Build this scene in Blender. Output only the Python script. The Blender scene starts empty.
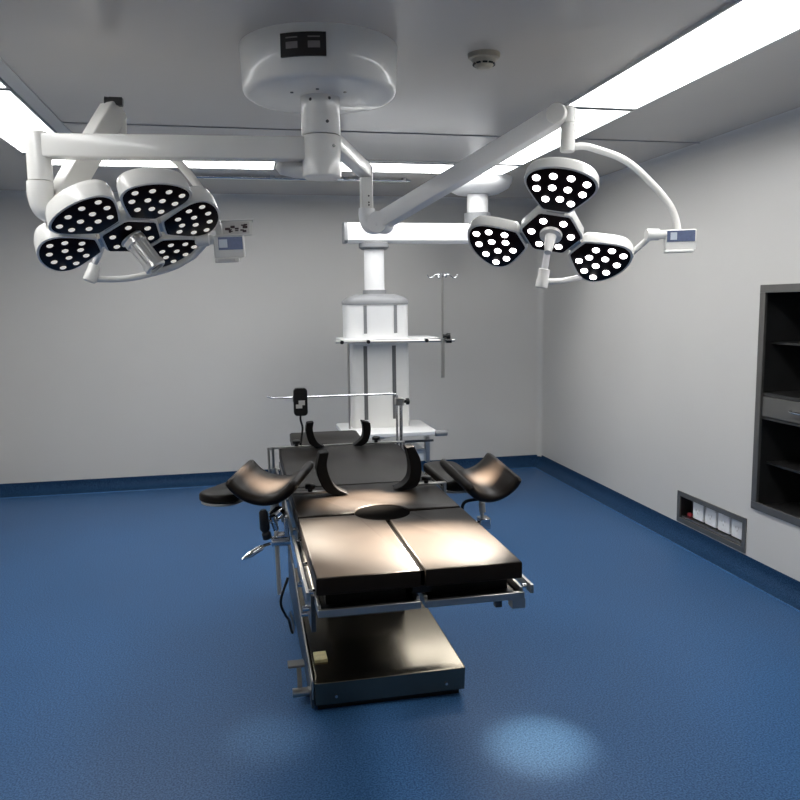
import bpy, bmesh, math, random
from mathutils import Vector, Matrix, Quaternion
random.seed(4)
V = Vector
scene = bpy.context.scene
col = scene.collection

# ------------------------------------------------------------------ camera
cam_d = bpy.data.cameras.new('camera')
cam_d.sensor_width = 36.0
cam_d.lens = 779.0 / 800.0 * 36.0
cam_d.clip_start = 0.05
cam = bpy.data.objects.new('camera', cam_d)
col.objects.link(cam)
right = V((0.97877404, -0.20455908, -0.01252838))
up = V((0.03746564, 0.11849459, 0.99224763))
fwd = V((0.20148871, 0.97165561, -0.12364336))
m = Matrix((( right.x, up.x, -fwd.x, 0.0), (right.y, up.y, -fwd.y, 0.0), (right.z, up.z, -fwd.z, 1.6), (0, 0, 0, 1)))
cam.matrix_world = m
scene.camera = cam

# ------------------------------------------------------------------ world, light, exposure
world = bpy.data.worlds.new('world')
scene.world = world
world.use_nodes = True
world.node_tree.nodes['Background'].inputs[0].default_value = (0.5, 0.55, 0.6, 1)
world.node_tree.nodes['Background'].inputs[1].default_value = 0.02
scene.view_settings.view_transform = 'Standard'
scene.view_settings.look = 'None'
scene.view_settings.gamma = 1.0
scene.view_settings.exposure = 0.0
scene.view_settings.use_curve_mapping = False
PANEL = 11.0        # ceiling panel radiance
LED_R = 9.0        # small lamp head
LED_L = 0.5        # large lamp head

# ------------------------------------------------------------------ materials
def mat(name, rgb, rough=0.5, metal=0.0, coat=0.0, noise=0.0, nscale=60.0, bump=0.0, bscale=200.0, spec=0.5, emit=None, estr=0.0, rvar=0.0):
    mt = bpy.data.materials.new(name)
    mt.use_nodes = True
    nt = mt.node_tree
    b = nt.nodes['Principled BSDF']
    b.inputs['Base Color'].default_value = (*rgb, 1)
    b.inputs['Roughness'].default_value = rough
    b.inputs['Metallic'].default_value = metal
    b.inputs['Coat Weight'].default_value = coat
    b.inputs['Specular IOR Level'].default_value = spec
    if emit:
        b.inputs['Emission Color'].default_value = (*emit, 1)
        b.inputs['Emission Strength'].default_value = estr
    tc = nt.nodes.new('ShaderNodeTexCoord')
    if noise > 0 or rvar > 0:
        n = nt.nodes.new('ShaderNodeTexNoise')
        n.inputs['Scale'].default_value = nscale
        n.inputs['Detail'].default_value = 4
        nt.links.new(tc.outputs['Object'], n.inputs['Vector'])
        if noise > 0:
            r = nt.nodes.new('ShaderNodeValToRGB')
            r.color_ramp.elements[0].position = 0.3
            r.color_ramp.elements[1].position = 0.7
            r.color_ramp.elements[0].color = (*[c * (1 - noise) for c in rgb], 1)
            r.color_ramp.elements[1].color = (*[min(1, c * (1 + noise)) for c in rgb], 1)
            nt.links.new(n.outputs['Fac'], r.inputs[0])
            nt.links.new(r.outputs[0], b.inputs['Base Color'])
        if rvar > 0:
            mr = nt.nodes.new('ShaderNodeMapRange')
            mr.inputs['To Min'].default_value = max(0, rough - rvar)
            mr.inputs['To Max'].default_value = min(1, rough + rvar)
            nt.links.new(n.outputs['Fac'], mr.inputs['Value'])
            nt.links.new(mr.outputs[0], b.inputs['Roughness'])
    if bump > 0:
        n2 = nt.nodes.new('ShaderNodeTexNoise')
        n2.inputs['Scale'].default_value = bscale
        bp = nt.nodes.new('ShaderNodeBump')
        bp.inputs['Strength'].default_value = bump
        bp.inputs['Distance'].default_value = 0.002
        nt.links.new(tc.outputs['Object'], n2.inputs['Vector'])
        nt.links.new(n2.outputs['Fac'], bp.inputs['Height'])
        nt.links.new(bp.outputs[0], b.inputs['Normal'])
    return mt

M = {}
M['wall'] = mat('painted_panel', (0.61, 0.595, 0.57), 0.36, noise=0.015, nscale=1.5, spec=0.4)
M['ceiling'] = mat('ceiling_panel', (0.57, 0.535, 0.49), 0.22, noise=0.02, nscale=1.2, spec=0.6)
M['seam'] = mat('seam_sealant', (0.28, 0.28, 0.28), 0.6, noise=0.05)
M['alu'] = mat('aluminium_profile', (0.55, 0.56, 0.57), 0.35, 0.6, noise=0.05)
M['white'] = mat('white_enamel', (0.78, 0.77, 0.74), 0.28, coat=0.3, noise=0.015, nscale=8)
M['white2'] = mat('white_enamel_cool', (0.80, 0.80, 0.80), 0.32, noise=0.01, nscale=8)
M['grey'] = mat('grey_plastic', (0.22, 0.225, 0.235), 0.45, noise=0.03)
M['dark'] = mat('dark_slot', (0.02, 0.02, 0.022), 0.5, noise=0.05)
M['slotgrey'] = mat('slot_grey', (0.12, 0.12, 0.12), 0.45, noise=0.05)
M['black'] = mat('black_plastic', (0.006, 0.006, 0.007), 0.4, noise=0.1, spec=0.3)
M['leather'] = mat('black_leather', (0.0088, 0.0062, 0.0046), 0.42, noise=0.12, nscale=30, bump=0.12, bscale=350, spec=0.14)
M['gap_shade'] = mat('opening_shade', (0.0003, 0.0002, 0.0002), 1.0, noise=0.1, spec=0.02)  # near-black that paints the shade into the pad gap and cut-out
M['foam'] = mat('black_foam', (0.003, 0.0025, 0.0025), 0.6, noise=0.12, spec=0.15)
M['steel'] = mat('brushed_steel', (0.46, 0.45, 0.43), 0.30, 1.0, noise=0.04, nscale=3)
M['steeldk'] = mat('dark_steel', (0.10, 0.10, 0.10), 0.33, 0.9, noise=0.1, nscale=10)
M['steelbase'] = mat('base_steel', (0.21, 0.185, 0.145), 0.22, 1.0, noise=0.05, nscale=3)
M['frame'] = mat('frame_steel', (0.17, 0.165, 0.155), 0.4, 0.6, noise=0.06, nscale=6)
M['cabinet'] = mat('cabinet_steel', (0.075, 0.075, 0.075), 0.35, 0.8, noise=0.1, nscale=6)
M['handle'] = mat('satin_handle', (0.78, 0.77, 0.75), 0.30, 0.85, noise=0.02)
M['chrome'] = mat('chrome', (0.72, 0.73, 0.75), 0.12, 1.0, noise=0.03)
M['face'] = mat('lamp_face', (0.008, 0.004, 0.005), 0.3, spec=0.05, noise=0.2, nscale=20)
M['led_on'] = mat('led_lit', (0.9, 0.9, 0.9), 0.3, emit=(1, 0.96, 0.97), estr=LED_R, noise=0.02)
M['led_dim'] = mat('led_dimmed', (0.85, 0.82, 0.76), 0.15, emit=(1, 0.95, 0.86), estr=LED_L, coat=1, noise=0.02)
M['ring'] = mat('led_bezel', (0.45, 0.42, 0.38), 0.2, 1.0, noise=0.05)
M['panel'] = mat('light_diffuser', (0.9, 0.9, 0.9), 0.5, emit=(1.0, 1.0, 0.985), estr=PANEL, noise=0.01)
M['screen'] = mat('blue_screen', (0.08, 0.10, 0.18), 0.25, emit=(0.30, 0.36, 0.52), estr=0.12, noise=0.1, nscale=90)
M['key'] = mat('screen_key', (0.45, 0.50, 0.56), 0.3, emit=(0.6, 0.66, 0.75), estr=0.12, noise=0.03)
M['paper'] = mat('paper_label', (0.62, 0.60, 0.58), 0.5, noise=0.05)
M['ink'] = mat('dark_print', (0.05, 0.03, 0.035), 0.5, noise=0.2)
M['yellow'] = mat('yellowed_label', (0.62, 0.55, 0.30), 0.45, noise=0.15, nscale=40)
M['plate'] = mat('nameplate_black', (0.012, 0.008, 0.008), 0.3, noise=0.1)
M['platetext'] = mat('nameplate_print', (0.22, 0.20, 0.20), 0.4, noise=0.1)
M['beige'] = mat('beige_plastic', (0.42, 0.38, 0.30), 0.5, noise=0.05)
M['socket'] = mat('socket_plastic', (0.80, 0.80, 0.80), 0.35, noise=0.01)
M['red'] = mat('red_plastic', (0.35, 0.04, 0.05), 0.4, noise=0.1)
M['stretch'] = mat('grey_pad_top', (0.045, 0.045, 0.045), 0.55, noise=0.1)

def floor_mat(name, k=1.0, sp=0.25):
    mt = bpy.data.materials.new(name); mt.use_nodes = True
    nt = mt.node_tree; b = nt.nodes['Principled BSDF']
    tc = nt.nodes.new('ShaderNodeTexCoord')
    n = nt.nodes.new('ShaderNodeTexNoise'); n.inputs['Scale'].default_value = 150; n.inputs['Detail'].default_value = 2
    n2 = nt.nodes.new('ShaderNodeTexNoise'); n2.inputs['Scale'].default_value = 0.9; n2.inputs['Detail'].default_value = 3
    r = nt.nodes.new('ShaderNodeValToRGB')
    e = r.color_ramp.elements
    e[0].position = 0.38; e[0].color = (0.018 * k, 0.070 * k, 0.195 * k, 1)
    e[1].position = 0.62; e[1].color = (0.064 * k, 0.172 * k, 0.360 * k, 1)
    mx = nt.nodes.new('ShaderNodeMixRGB'); mx.blend_type = 'MULTIPLY'; mx.inputs[0].default_value = 0.35
    nt.links.new(tc.outputs['Object'], n.inputs['Vector']); nt.links.new(tc.outputs['Object'], n2.inputs['Vector'])
    nt.links.new(n.outputs['Fac'], r.inputs[0])
    nt.links.new(r.outputs[0], mx.inputs[1]); nt.links.new(n2.outputs['Fac'], mx.inputs[2])
    nt.links.new(mx.outputs[0], b.inputs['Base Color'])
    b.inputs['Roughness'].default_value = 0.42
    b.inputs['Specular IOR Level'].default_value = sp
    bp = nt.nodes.new('ShaderNodeBump'); bp.inputs['Strength'].default_value = 0.08; bp.inputs['Distance'].default_value = 0.002
    nt.links.new(n.outputs['Fac'], bp.inputs['Height']); nt.links.new(bp.outputs[0], b.inputs['Normal'])
    return mt
M['floor'] = floor_mat('blue_vinyl')
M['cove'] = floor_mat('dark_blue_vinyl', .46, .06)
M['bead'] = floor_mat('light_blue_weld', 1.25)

# ------------------------------------------------------------------ mesh helpers
ORG = {}
def frame_from(d, hint=V((0, 0, 1))):
    z = V(d).normalized()
    if abs(z.dot(hint)) > 0.98: hint = V((0, 1, 0))
    x = hint.cross(z).normalized()
    y = z.cross(x)
    return x, y, z

class B:
    def __init__(s): s.v = []; s.f = []
    def add(s, vs, fs):
        o = len(s.v); s.v += [V(p) for p in vs]; s.f += [tuple(i + o for i in f) for f in fs]; return s
    def box(s, c, size, ax=None):
        c = V(c); X, Y, Z = ax if ax else (V((1, 0, 0)), V((0, 1, 0)), V((0, 0, 1)))
        hx, hy, hz = [q / 2 for q in size]
        vs = [c + X * a * hx + Y * b * hy + Z * d * hz for d in (-1, 1) for a, b in ((-1, -1), (1, -1), (1, 1), (-1, 1))]
        return s.add(vs, [(3, 2, 1, 0), (4, 5, 6, 7), (0, 1, 5, 4), (1, 2, 6, 5), (2, 3, 7, 6), (3, 0, 4, 7)])
    def b2(s, lo, hi):
        return s.box([(a + b) / 2 for a, b in zip(lo, hi)], [b - a for a, b in zip(lo, hi)])
    def beam(s, a, b, w, h, hint=V((0, 0, 1))):       # box bar from a to b
        a = V(a); b = V(b); x, y, z = frame_from(b - a, hint)
        return s.box((a + b) / 2, (w, h, (b - a).length), (x, y, z))
    def cyl(s, a, b, r, r2=None, n=24):
        return s.lathe(a, b, [(0, r), (1, r if r2 is None else r2)], n)
    def lathe(s, a, b, prof, n=24, cap=True):         # profile (fraction along a-b, radius)
        a = V(a); b = V(b); x, y, z = frame_from(b - a); L = (b - a).length
        vs = []; fs = []
        for t, r in prof:
            for i in range(n):
                q = 2 * math.pi * i / n
                vs.append(a + z * L * t + (x * math.cos(q) + y * math.sin(q)) * r)
        for k in range(len(prof) - 1):
            for i in range(n):
                j = (i + 1) % n
                fs.append((k * n + i, k * n + j, (k + 1) * n + j, (k + 1) * n + i))
        if cap:
            fs.append(tuple(reversed(range(n)))); fs.append(tuple(range((len(prof) - 1) * n, len(prof) * n)))
        return s.add(vs, fs)
    def tube(s, pts, r, n=12, smooth=6, flat=None):   # catmull-rom swept tube; flat=(w,h) for oval
        pts = [V(p) for p in pts]
        if smooth and len(pts) > 2:
            P = [pts[0] * 2 - pts[1]] + pts + [pts[-1] * 2 - pts[-2]]
            out = []
            for i in range(1, len(P) - 2):
                for k in range(smooth):
                    t = k / smooth
                    out.append(0.5 * ((2 * P[i]) + (P[i + 1] - P[i - 1]) * t + (2 * P[i - 1] - 5 * P[i] + 4 * P[i + 1] - P[i + 2]) * t * t + (3 * P[i] - P[i - 1] - 3 * P[i + 1] + P[i + 2]) * t ** 3))
            out.append(pts[-1]); pts = out
        vs = []; fs = []; x = None
        for i, p in enumerate(pts):
            d = (pts[min(i + 1, len(pts) - 1)] - pts[max(i - 1, 0)]).normalized()
            if x is None: x, y, _ = frame_from(d)
            else:
                x = (x - d * x.dot(d)).normalized(); y = d.cross(x)
            rr = r[i] if isinstance(r, list) else r
            w, h = (flat if flat else (rr, rr))
            for k in range(n):
                q = 2 * math.pi * k / n
                vs.append(p + x * math.cos(q) * w + y * math.sin(q) * h)
        L = len(pts)
        for i in range(L - 1):
            for k in range(n):
                j = (k + 1) % n
                fs.append((i * n + k, i * n + j, (i + 1) * n + j, (i + 1) * n + k))
        fs.append(tuple(reversed(range(n)))); fs.append(tuple(range((L - 1) * n, L * n)))
        return s.add(vs, fs)
    def layers(s, rings, cap=True):                   # loft of equal-length rings
        n = len(rings[0]); vs = [p for r in rings for p in r]; fs = []
        for k in range(len(rings) - 1):
            for i in range(n):
                j = (i + 1) % n
                fs.append((k * n + i, k * n + j, (k + 1) * n + j, (k + 1) * n + i))
        if cap:
            fs.append(tuple(reversed(range(n)))); fs.append(tuple(range((len(rings) - 1) * n, len(rings) * n)))
        return s.add(vs, fs)
    def prism(s, ring, d):
        d = V(d); return s.layers([[V(p) for p in ring], [V(p) + d for p in ring]])

def obj(name, bb, m, parent=None, bevel=0.0, seg=2, ang=35, mats=None):
    lo = V([min(p[i] for p in bb.v) for i in range(3)]); hi = V([max(p[i] for p in bb.v) for i in range(3)])
    org = (lo + hi) / 2
    if parent is None: org.z = lo.z
    me = bpy.data.meshes.new(name)
    me.from_pydata([p - org for p in bb.v], [], bb.f)
    bm = bmesh.new(); bm.from_mesh(me)
    bmesh.ops.recalc_face_normals(bm, faces=bm.faces)
    for f in bm.faces: f.smooth = True
    for e in bm.edges:
        if len(e.link_faces) == 2 and e.calc_face_angle(0) > math.radians(ang): e.smooth = False
    bm.to_mesh(me); bm.free()
    me.materials.append(m)
    o = bpy.data.objects.new(name, me)
    col.objects.link(o)
    ORG[o.name] = org
    if parent is not None:
        o.parent = parent; o.location = org - ORG[parent.name]
    else: o.location = org
    if bevel > 0:
        md = o.modifiers.new('bevel', 'BEVEL'); md.width = bevel; md.segments = seg; md.limit_method = 'ANGLE'; md.angle_limit = math.radians(40)
        md.harden_normals = False
    return o

def thing(name, loc, label, cat, group=None):
    o = bpy.data.objects.new(name, None); o.empty_display_size = 0.05
    col.objects.link(o); o.location = V(loc); ORG[o.name] = V(loc)
    return tag(o, label, cat, group)
def tag(o, label, cat, group=None):
    o['label'] = label; o['category'] = cat
    if group: o['group'] = group
    return o
def struct(name, bb, m, bevel=0.0, ang=35):
    o = obj(name, bb, m, None, bevel, ang=ang); o['kind'] = 'structure'; return o

# ------------------------------------------------------------------ the room
XL, XR, YF, YB, ZC = -2.15, 2.877, -1.2, 7.1, 2.55
struct('floor', B().b2((XL - .1, YF - .1, -.1), (XR + .1, YB + .1, 0)), M['floor'])
struct('ceiling', B().b2((XL - .1, YF - .1, ZC), (XR + .1, YB + .1, ZC + .1)), M['ceiling'])
struct('wall_back', B().b2((XL - .1, YB, 0), (XR + .1, YB + .1, ZC)), M['wall'])
struct('wall_left', B().b2((XL - .1, YF, 0), (XL, YB, ZC)), M['wall'])
struct('wall_front', B().b2((XL - .1, YF - .1, 0), (XR + .1, YF, ZC)), M['wall'])
# right wall: pieces around the cabinet recess and the socket recess
CY0, CY1, CZ0, CZ1 = 2.95, 3.875, 0.41, 1.665
OY0, OY1, OZ0, OZ1 = 3.935, 4.645, 0.122, 0.315
w = B()
w.b2((XR, YF, 0), (XR + .1, CY0, ZC))
w.b2((XR, CY0, CZ1), (XR + .1, CY1, ZC)); w.b2((XR, CY0, 0), (XR + .1, CY1, CZ0))
w.b2((XR, CY1, 0), (XR + .1, OY0, ZC))
w.b2((XR, OY0, OZ1), (XR + .1, OY1, ZC)); w.b2((XR, OY0, 0), (XR + .1, OY1, OZ0))
w.b2((XR, OY1, 0), (XR + .1, YB, ZC))
struct('wall_right', w, M['wall'])

def cove(r, n=8):       # concave quarter profile: (out from wall, up)
    return [(r - r * math.sin(a), r - r * math.cos(a)) for a in [math.pi / 2 * i / n for i in range(n + 1)]]
prof = [(0, 0)] + [(a, b) for a, b in [(0.085, 0.0)] + [(0.085 * (1 - math.sin(q)), 0.085 * (1 - math.cos(q))) for q in [math.pi / 2 * i / 8 for i in range(1, 9)]] + [(0.0, 0.1)]]
# profile points out-from-wall d, height z; slab 3 mm proud of the wall
pf = [(0.0, 0.0), (0.10, 0.0), (0.10, 0.002)] + [(0.004 + 0.096 * (1 - math.sin(q)), 0.002 + 0.075 * (1 - math.cos(q))) for q in [math.pi / 2 * i / 8 for i in range(1, 9)]] + [(0.004, 0.102), (0.0, 0.104)]
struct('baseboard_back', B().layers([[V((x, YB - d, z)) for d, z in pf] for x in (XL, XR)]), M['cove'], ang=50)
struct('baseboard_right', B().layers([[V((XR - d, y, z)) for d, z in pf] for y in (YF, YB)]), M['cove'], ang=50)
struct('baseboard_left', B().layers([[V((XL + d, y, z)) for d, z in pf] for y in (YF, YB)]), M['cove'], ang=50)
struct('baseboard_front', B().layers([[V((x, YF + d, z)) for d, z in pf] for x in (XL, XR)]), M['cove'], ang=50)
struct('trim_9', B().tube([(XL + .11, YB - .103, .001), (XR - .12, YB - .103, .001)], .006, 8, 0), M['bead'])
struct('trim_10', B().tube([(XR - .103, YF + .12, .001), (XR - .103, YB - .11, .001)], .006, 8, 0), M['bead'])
# aluminium coving along ceiling and up the corner (concave)
R_ = 0.07
cf = [(0.0, 0.0), (R_, 0.0)] + [(R_ * (1 - math.sin(q)), R_ * (1 - math.cos(q))) for q in [math.pi / 2 * i / 8 for i in range(1, 9)]]
struct('trim_1', B().layers([[V((x, YB - d, ZC - z)) for d, z in cf] for x in (XL, XR)]), M['wall'], ang=50)
struct('trim_2', B().layers([[V((XR - d, y, ZC - z)) for d, z in cf] for y in (YF, YB)]), M['wall'], ang=50)
struct('trim_3', B().layers([[V((XL + d, y, ZC - z)) for d, z in cf] for y in (YF, YB)]), M['wall'], ang=50)
c2 = [(a * .8, b * .8) for a, b in cf]
struct('trim_4', B().layers([[V((XR - d, YB - z, zz)) for d, z in c2] for zz in (0.09, ZC - .05)]), M['wall'], ang=50)
# ceiling panel joints
struct('trim_5', B().b2((-.842, 4.440, ZC - .004), (1.57, 4.452, ZC + .01)), M['seam'])
struct('trim_6', B().b2((2.02, 4.440, ZC - .004), (XR - .06, 4.452, ZC + .01)), M['seam'])
struct('trim_7', B().b2((-.915, .65, ZC - .006), (-.845, 5.28, ZC + .01)), M['wall'])
struct('trim_8', B().b2((-1.25, 5.285, ZC - .006), (1.585, 5.325, ZC + .01)), M['alu'])

# ------------------------------------------------------------------ ceiling lights
def ceiling_light(x0, x1, y0, y1, label, group):
    t = thing('ceiling_light', ((x0 + x1) / 2, (y0 + y1) / 2, ZC), label, 'ceiling light', group)
    fr = B(); w = 0.012
    fr.b2((x0, y0, ZC - .012), (x1, y0 + w, ZC)); fr.b2((x0, y1 - w, ZC - .012), (x1, y1, ZC))
    fr.b2((x0, y0 + w, ZC - .012), (x0 + w, y1 - w, ZC)); fr.b2((x1 - w, y0 + w, ZC - .012), (x1, y1 - w, ZC))
    obj('light_frame', fr, M['alu'], t)
    obj('diffuser', B().b2((x0 + w, y0 + w, ZC - .009), (x1 - w, y1 - w, ZC - .002)), M['panel'], t)
G = 'recessed ceiling light panels'
ceiling_light(1.60, 1.985, 2.18, 3.69, 'long white light panel running off the top right of the view', G)
ceiling_light(1.60, 1.985, 3.72, 5.26, 'right-hand white light panel, second in its row, above the small lamp head', G)
ceiling_light(1.60, 1.985, 5.31, 5.69, 'short white light panel in the far right corner of the light ring', G)
ceiling_light(0.33, 1.588, 5.33, 5.69, 'thin-looking white light panel along the far side, right of the ceiling column', G)
ceiling_light(-1.25, 0.30, 5.33, 5.69, 'thin-looking white light panel along the far side, left of the ceiling column', G)
ceiling_light(-1.25, -0.92, 3.80, 5.27, 'left-hand white light panel behind the end of the long horizontal arm', G)
ceiling_light(-1.25, -0.92, 2.27, 3.77, 'white light panel cut by the left edge of the view, nearest on that side', G)

ceiling_light(1.60, 1.985, 0.65, 2.15, 'unseen white light panel added at the camera end of the right row', G)  # this panel and the next are out of view, added to light the foreground
ceiling_light(-1.25, -0.92, 0.65, 2.24, 'unseen white light panel added at the camera end of the left row', G)
# ceiling rail behind the light ring
t = thing('ceiling_rail', (0.5, 6.05, ZC), 'shiny metal double rail fixed under the ceiling beyond the far light row', 'rail')
obj('rail_bar', B().cyl((-.30, 6.02, 2.535), (1.35, 6.02, 2.535), .012), M['chrome'], t)
obj('rail_bar', B().b2((-.2, 6.10, 2.535), (1.35, 6.125, ZC)), M['alu'], t)
for x in (-.28, .3, .85, 1.3): obj('rail_bracket', B().b2((x - .015, 6.0, 2.53), (x + .015, 6.098, ZC)), M['alu'], t)

# smoke detector
t = thing('smoke_detector', (.975, 3.02, ZC), 'small round beige smoke detector on the ceiling', 'smoke detector')
c = V((.975, 3.02, 0))
sd = obj('detector_body', B().lathe(c + V((0, 0, 2.497)), c + V((0, 0, ZC)), [(0, .022), (.05, .030), (.3, .040), (.62, .050), (.68, .060), (1, .064)], 32), M['beige'], t)
sl = B()
for k in range(10):
    a = 2 * math.pi * k / 10 + .1
    dv = V((math.cos(a), math.sin(a), 0)); tv = V((-dv.y, dv.x, 0))
    sl.box(c + dv * .040 + V((0, 0, 2.512)), (.006, .018, .006), (dv, tv, V((0, 0, 1))))
obj('vent_slot', sl, M['black'], sd)

# ------------------------------------------------------------------ surgical light ceiling mount
HX, HY = .342, 3.07
t = thing('ceiling_mount', (HX, HY, ZC), 'large round white ceiling cover with a short thick column carrying both lamp arms', 'ceiling mount')
cov = obj('cover_disc', B().lathe((HX, HY, 2.375), (HX, HY, ZC), [(0, .262), (.02, .276), (.06, .284), (.12, .288), (.97, .296), (1, .296)], 72), M['white'], t, ang=50)
obj('column_upper', B().lathe((HX, HY, 2.236), (HX, HY, 2.40), [(0, .072), (.02, .074), (.9, .074), (.93, .085), (1, .085)], 40), M['white'], t)
obj('column_lower', B().lathe((HX, HY, 2.078), (HX, HY, 2.232), [(0, .068), (.04, .074), (.98, .074), (1, .072)], 40), M['white'], t)
def disc_patch(z0, z1, a0, a1, r, dr):
    b = B(); n = 10; ri = [];
    for k in range(n + 1):
        a = a0 + (a1 - a0) * k / n; d = V((math.cos(a), math.sin(a), 0))
        ri.append([V((HX, HY, z0)) + d * r, V((HX, HY, z1)) + d * r, V((HX, HY, z1)) + d * (r + dr), V((HX, HY, z0)) + d * (r + dr)])
    return b.layers(ri)
ac = math.radians(253)
pl = obj('nameplate', disc_patch(2.44, 2.518, ac - .27, ac + .27, .291, .008), M['plate'], t, ang=50)
for o_ in (-.13, .13):
    for (z0, z1, wd) in ((2.500, 2.504, .07), (2.466, 2.488, .07)):
        obj('nameplate_text', disc_patch(z0, z1, ac + o_ - wd, ac + o_ + wd, .2985, .0015), M['platetext'], pl, ang=50)
for (a, z, rr) in ((-1.2, 2.36, .07), (-1.0, 2.19, .073), (-2.2, 2.355, .07), (-1.35, 2.275, .073), (-1.8, 2.40, .2)):
    if rr > .1: continue
    d = V((math.cos(a), math.sin(a), 0)); p = V((HX, HY, z)) + d * rr
    obj('screw', B().cyl(p, p + d * .004, .006, n=12), M['steeldk'], t)
for a in (-2.6, -1.75, -.9):
    p = V((HX + .13 * math.cos(a), HY + .13 * math.sin(a), 2.372))
    obj('screw', B().cyl(p, p + V((0, 0, .006)), .006, n=12), M['steeldk'], t)

# ------------------------------------------------------------------ lamp heads
def chaikin(pts, it=2):
    for _ in range(it):
        q = []
        for i in range(len(pts)):
            a = pts[i]; b = pts[(i + 1) % len(pts)]
            q += [(a[0] * .75 + b[0] * .25, a[1] * .75 + b[1] * .25), (a[0] * .25 + b[0] * .75, a[1] * .25 + b[1] * .75)]
        pts = q
    return pts
def led_mesh(name, r, m, scx=1.0):
    bm = bmesh.new()
    bmesh.ops.create_uvsphere(bm, u_segments=16, v_segments=8, radius=r)
    for v in bm.verts: v.co.z *= .45
    for f in bm.faces: f.smooth = True
    me = bpy.data.meshes.new(name); bm.to_mesh(me); bm.free(); me.materials.append(m); return me
def put(name, me, p, quat, parent):
    o = bpy.data.objects.new(name, me); col.objects.link(o); o.parent = parent
    o.location = V(p) - ORG[parent.name]; o.rotation_mode = 'QUATERNION'; o.rotation_quaternion = quat; return o

LEDPOS = [(-.40, 1.26), (-.14, 1.34), (.14, 1.34), (.40, 1.26), (-.37, 1.03), (-.125, 1.09), (.125, 1.09), (.37, 1.03), (-.20, .82), (.03, .86), (.22, .79)]
PETAL = [(-.19, .56), (.19, .56), (.24, .585), (.50, .96), (.585, 1.16), (.52, 1.36), (.28, 1.49), (0, 1.53), (-.28, 1.49), (-.52, 1.36), (-.585, 1.16), (-.50, .96), (-.24, .585)]
def lamp_head(t, C, u, v, n, R, angles, ledm, depth, ws=1.0, lr=.064):
    C = V(C); u = V(u).normalized(); v = V(v); v = (v - u * v.dot(u)).normalized(); n = V(n)
    nn = u.cross(v)
    if nn.dot(n) < 0: nn = -nn
    n = nn
    lm = led_mesh('led', R * lr, ledm)
    def local(p2, uu, vv, h, sc=1.0, ctr=(0, 0)):
        return C + (vv * (ctr[0] + (p2[0] - ctr[0]) * sc) + uu * (ctr[1] + (p2[1] - ctr[1]) * sc)) * R + n * h
    pts = chaikin(PETAL, 2)
    pts = [(a * ws, b) for a, b in pts]
    for ang in angles:
        a = math.radians(ang)
        uu = u * math.cos(a) + v * math.sin(a); vv = -u * math.sin(a) + v * math.cos(a)
        c0 = (0, 1.04)
        rings = []
        for h, sc in ((-depth, .60), (-depth * .97, .84), (-depth * .86, .97), (-depth * .6, 1.03), (-.006, 1.05), (0, 1.04), (.001, 1.0)):
            rings.append([local(p, uu, vv, h, sc, c0) for p in pts])
        pet = obj('lamp_petal', B().layers(rings), M['white'], t, ang=60)
        obj('face_plate', B().layers([[local(p, uu, vv, h, s_, c0) for p in pts] for h, s_ in ((-.002, .97), (.003, .97), (.004, .955))]), M['face'], pet)
        q = Matrix((vv, uu, n)).transposed()
        if q.determinant() < 0: q = Matrix((-vv, uu, n)).transposed()
        for lp in LEDPOS:
            put('led', lm, local((lp[0] * ws, lp[1]), uu, vv, .0035), q.to_quaternion(), pet)
        # hinge to the hub
        a1 = C + uu * R * .34 - n * .012; a2 = C + uu * R * .66 - n * .012
        hg = obj('hinge_bracket', B().beam(a1 - n * .008, a2 - n * .008, R * .30, .030, n), M['steel'], t, .003)
    hexp = [(.56 * math.sin(math.radians(k)), .56 * math.cos(math.radians(k))) for k in (30, 90, 150, 210, 270, 330)]
    hexs = []
    for i in range(6):
        p, q_, r_ = hexp[i - 1], hexp[i], hexp[(i + 1) % 6]
        for tt in (.06, ): hexs += [(q_[0] + (p[0] - q_[0]) * tt, q_[1] + (p[1] - q_[1]) * tt), (q_[0] + (r_[0] - q_[0]) * tt, q_[1] + (r_[1] - q_[1]) * tt)]
    rings = [[local(p, u, v, h, sc) for p in hexs] for h, sc in ((-depth * 1.3, .5), (-depth * 1.2, .8), (-depth * .7, .98), (-.004, 1.0), (.0, .97))]
    hub = obj('lamp_hub', B().layers(rings), M['white'], t, ang=50)
    obj('face_plate', B().layers([[local(p, u, v, h, .92) for p in hexs] for h in (-.002, .004)]), M['face'], hub)
    qq = Matrix((v, u, n)).transposed()
    if qq.determinant() < 0: qq = Matrix((-v, u, n)).transposed()
    for k in range(6):
        a = math.radians(60 * k + 30)
        put('led', lm, local((.34 * math.sin(a), .34 * math.cos(a)), u, v, .0045), qq.to_quaternion(), hub)
    return C, u, v, n

def spot(name, loc, target, power, angle, blend, radius, color=(1, .95, .88)):
    l = bpy.data.lights.new(name, 'SPOT'); l.energy = power; l.spot_size = math.radians(angle); l.spot_blend = blend
    l.shadow_soft_size = radius; l.color = color
    o = bpy.data.objects.new(name, l); col.objects.link(o); o.location = loc
    o.rotation_euler = (V(target) - V(loc)).to_track_quat('-Z', 'Y').to_euler()
    return o

def capsule_bar(b, p, q, w, h):       # rounded rectangular spring arm
    p = V(p); q = V(q); x, y, z = frame_from(q - p); L = (q - p).length
    def ring(t, sc):
        pts = []
        for (sx, sy) in ((1, 1), (-1, 1), (-1, -1), (1, -1)):
            for k in range(4):
                a = math.radians({(1, 1): 0, (-1, 1): 90, (-1, -1): 180, (1, -1): 270}[(sx, sy)] + 30 * k)
                r = min(w, h) * .10
                pts.append(p + z * t + x * (sx * (w / 2 - r) + r * math.cos(a)) * sc + y * (sy * (h / 2 - r) + r * math.sin(a)) * sc)
        return pts
    b.layers([ring(0, .8), ring(.012, 1), ring(L - .012, 1), ring(L, .8)])
    return b

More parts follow.
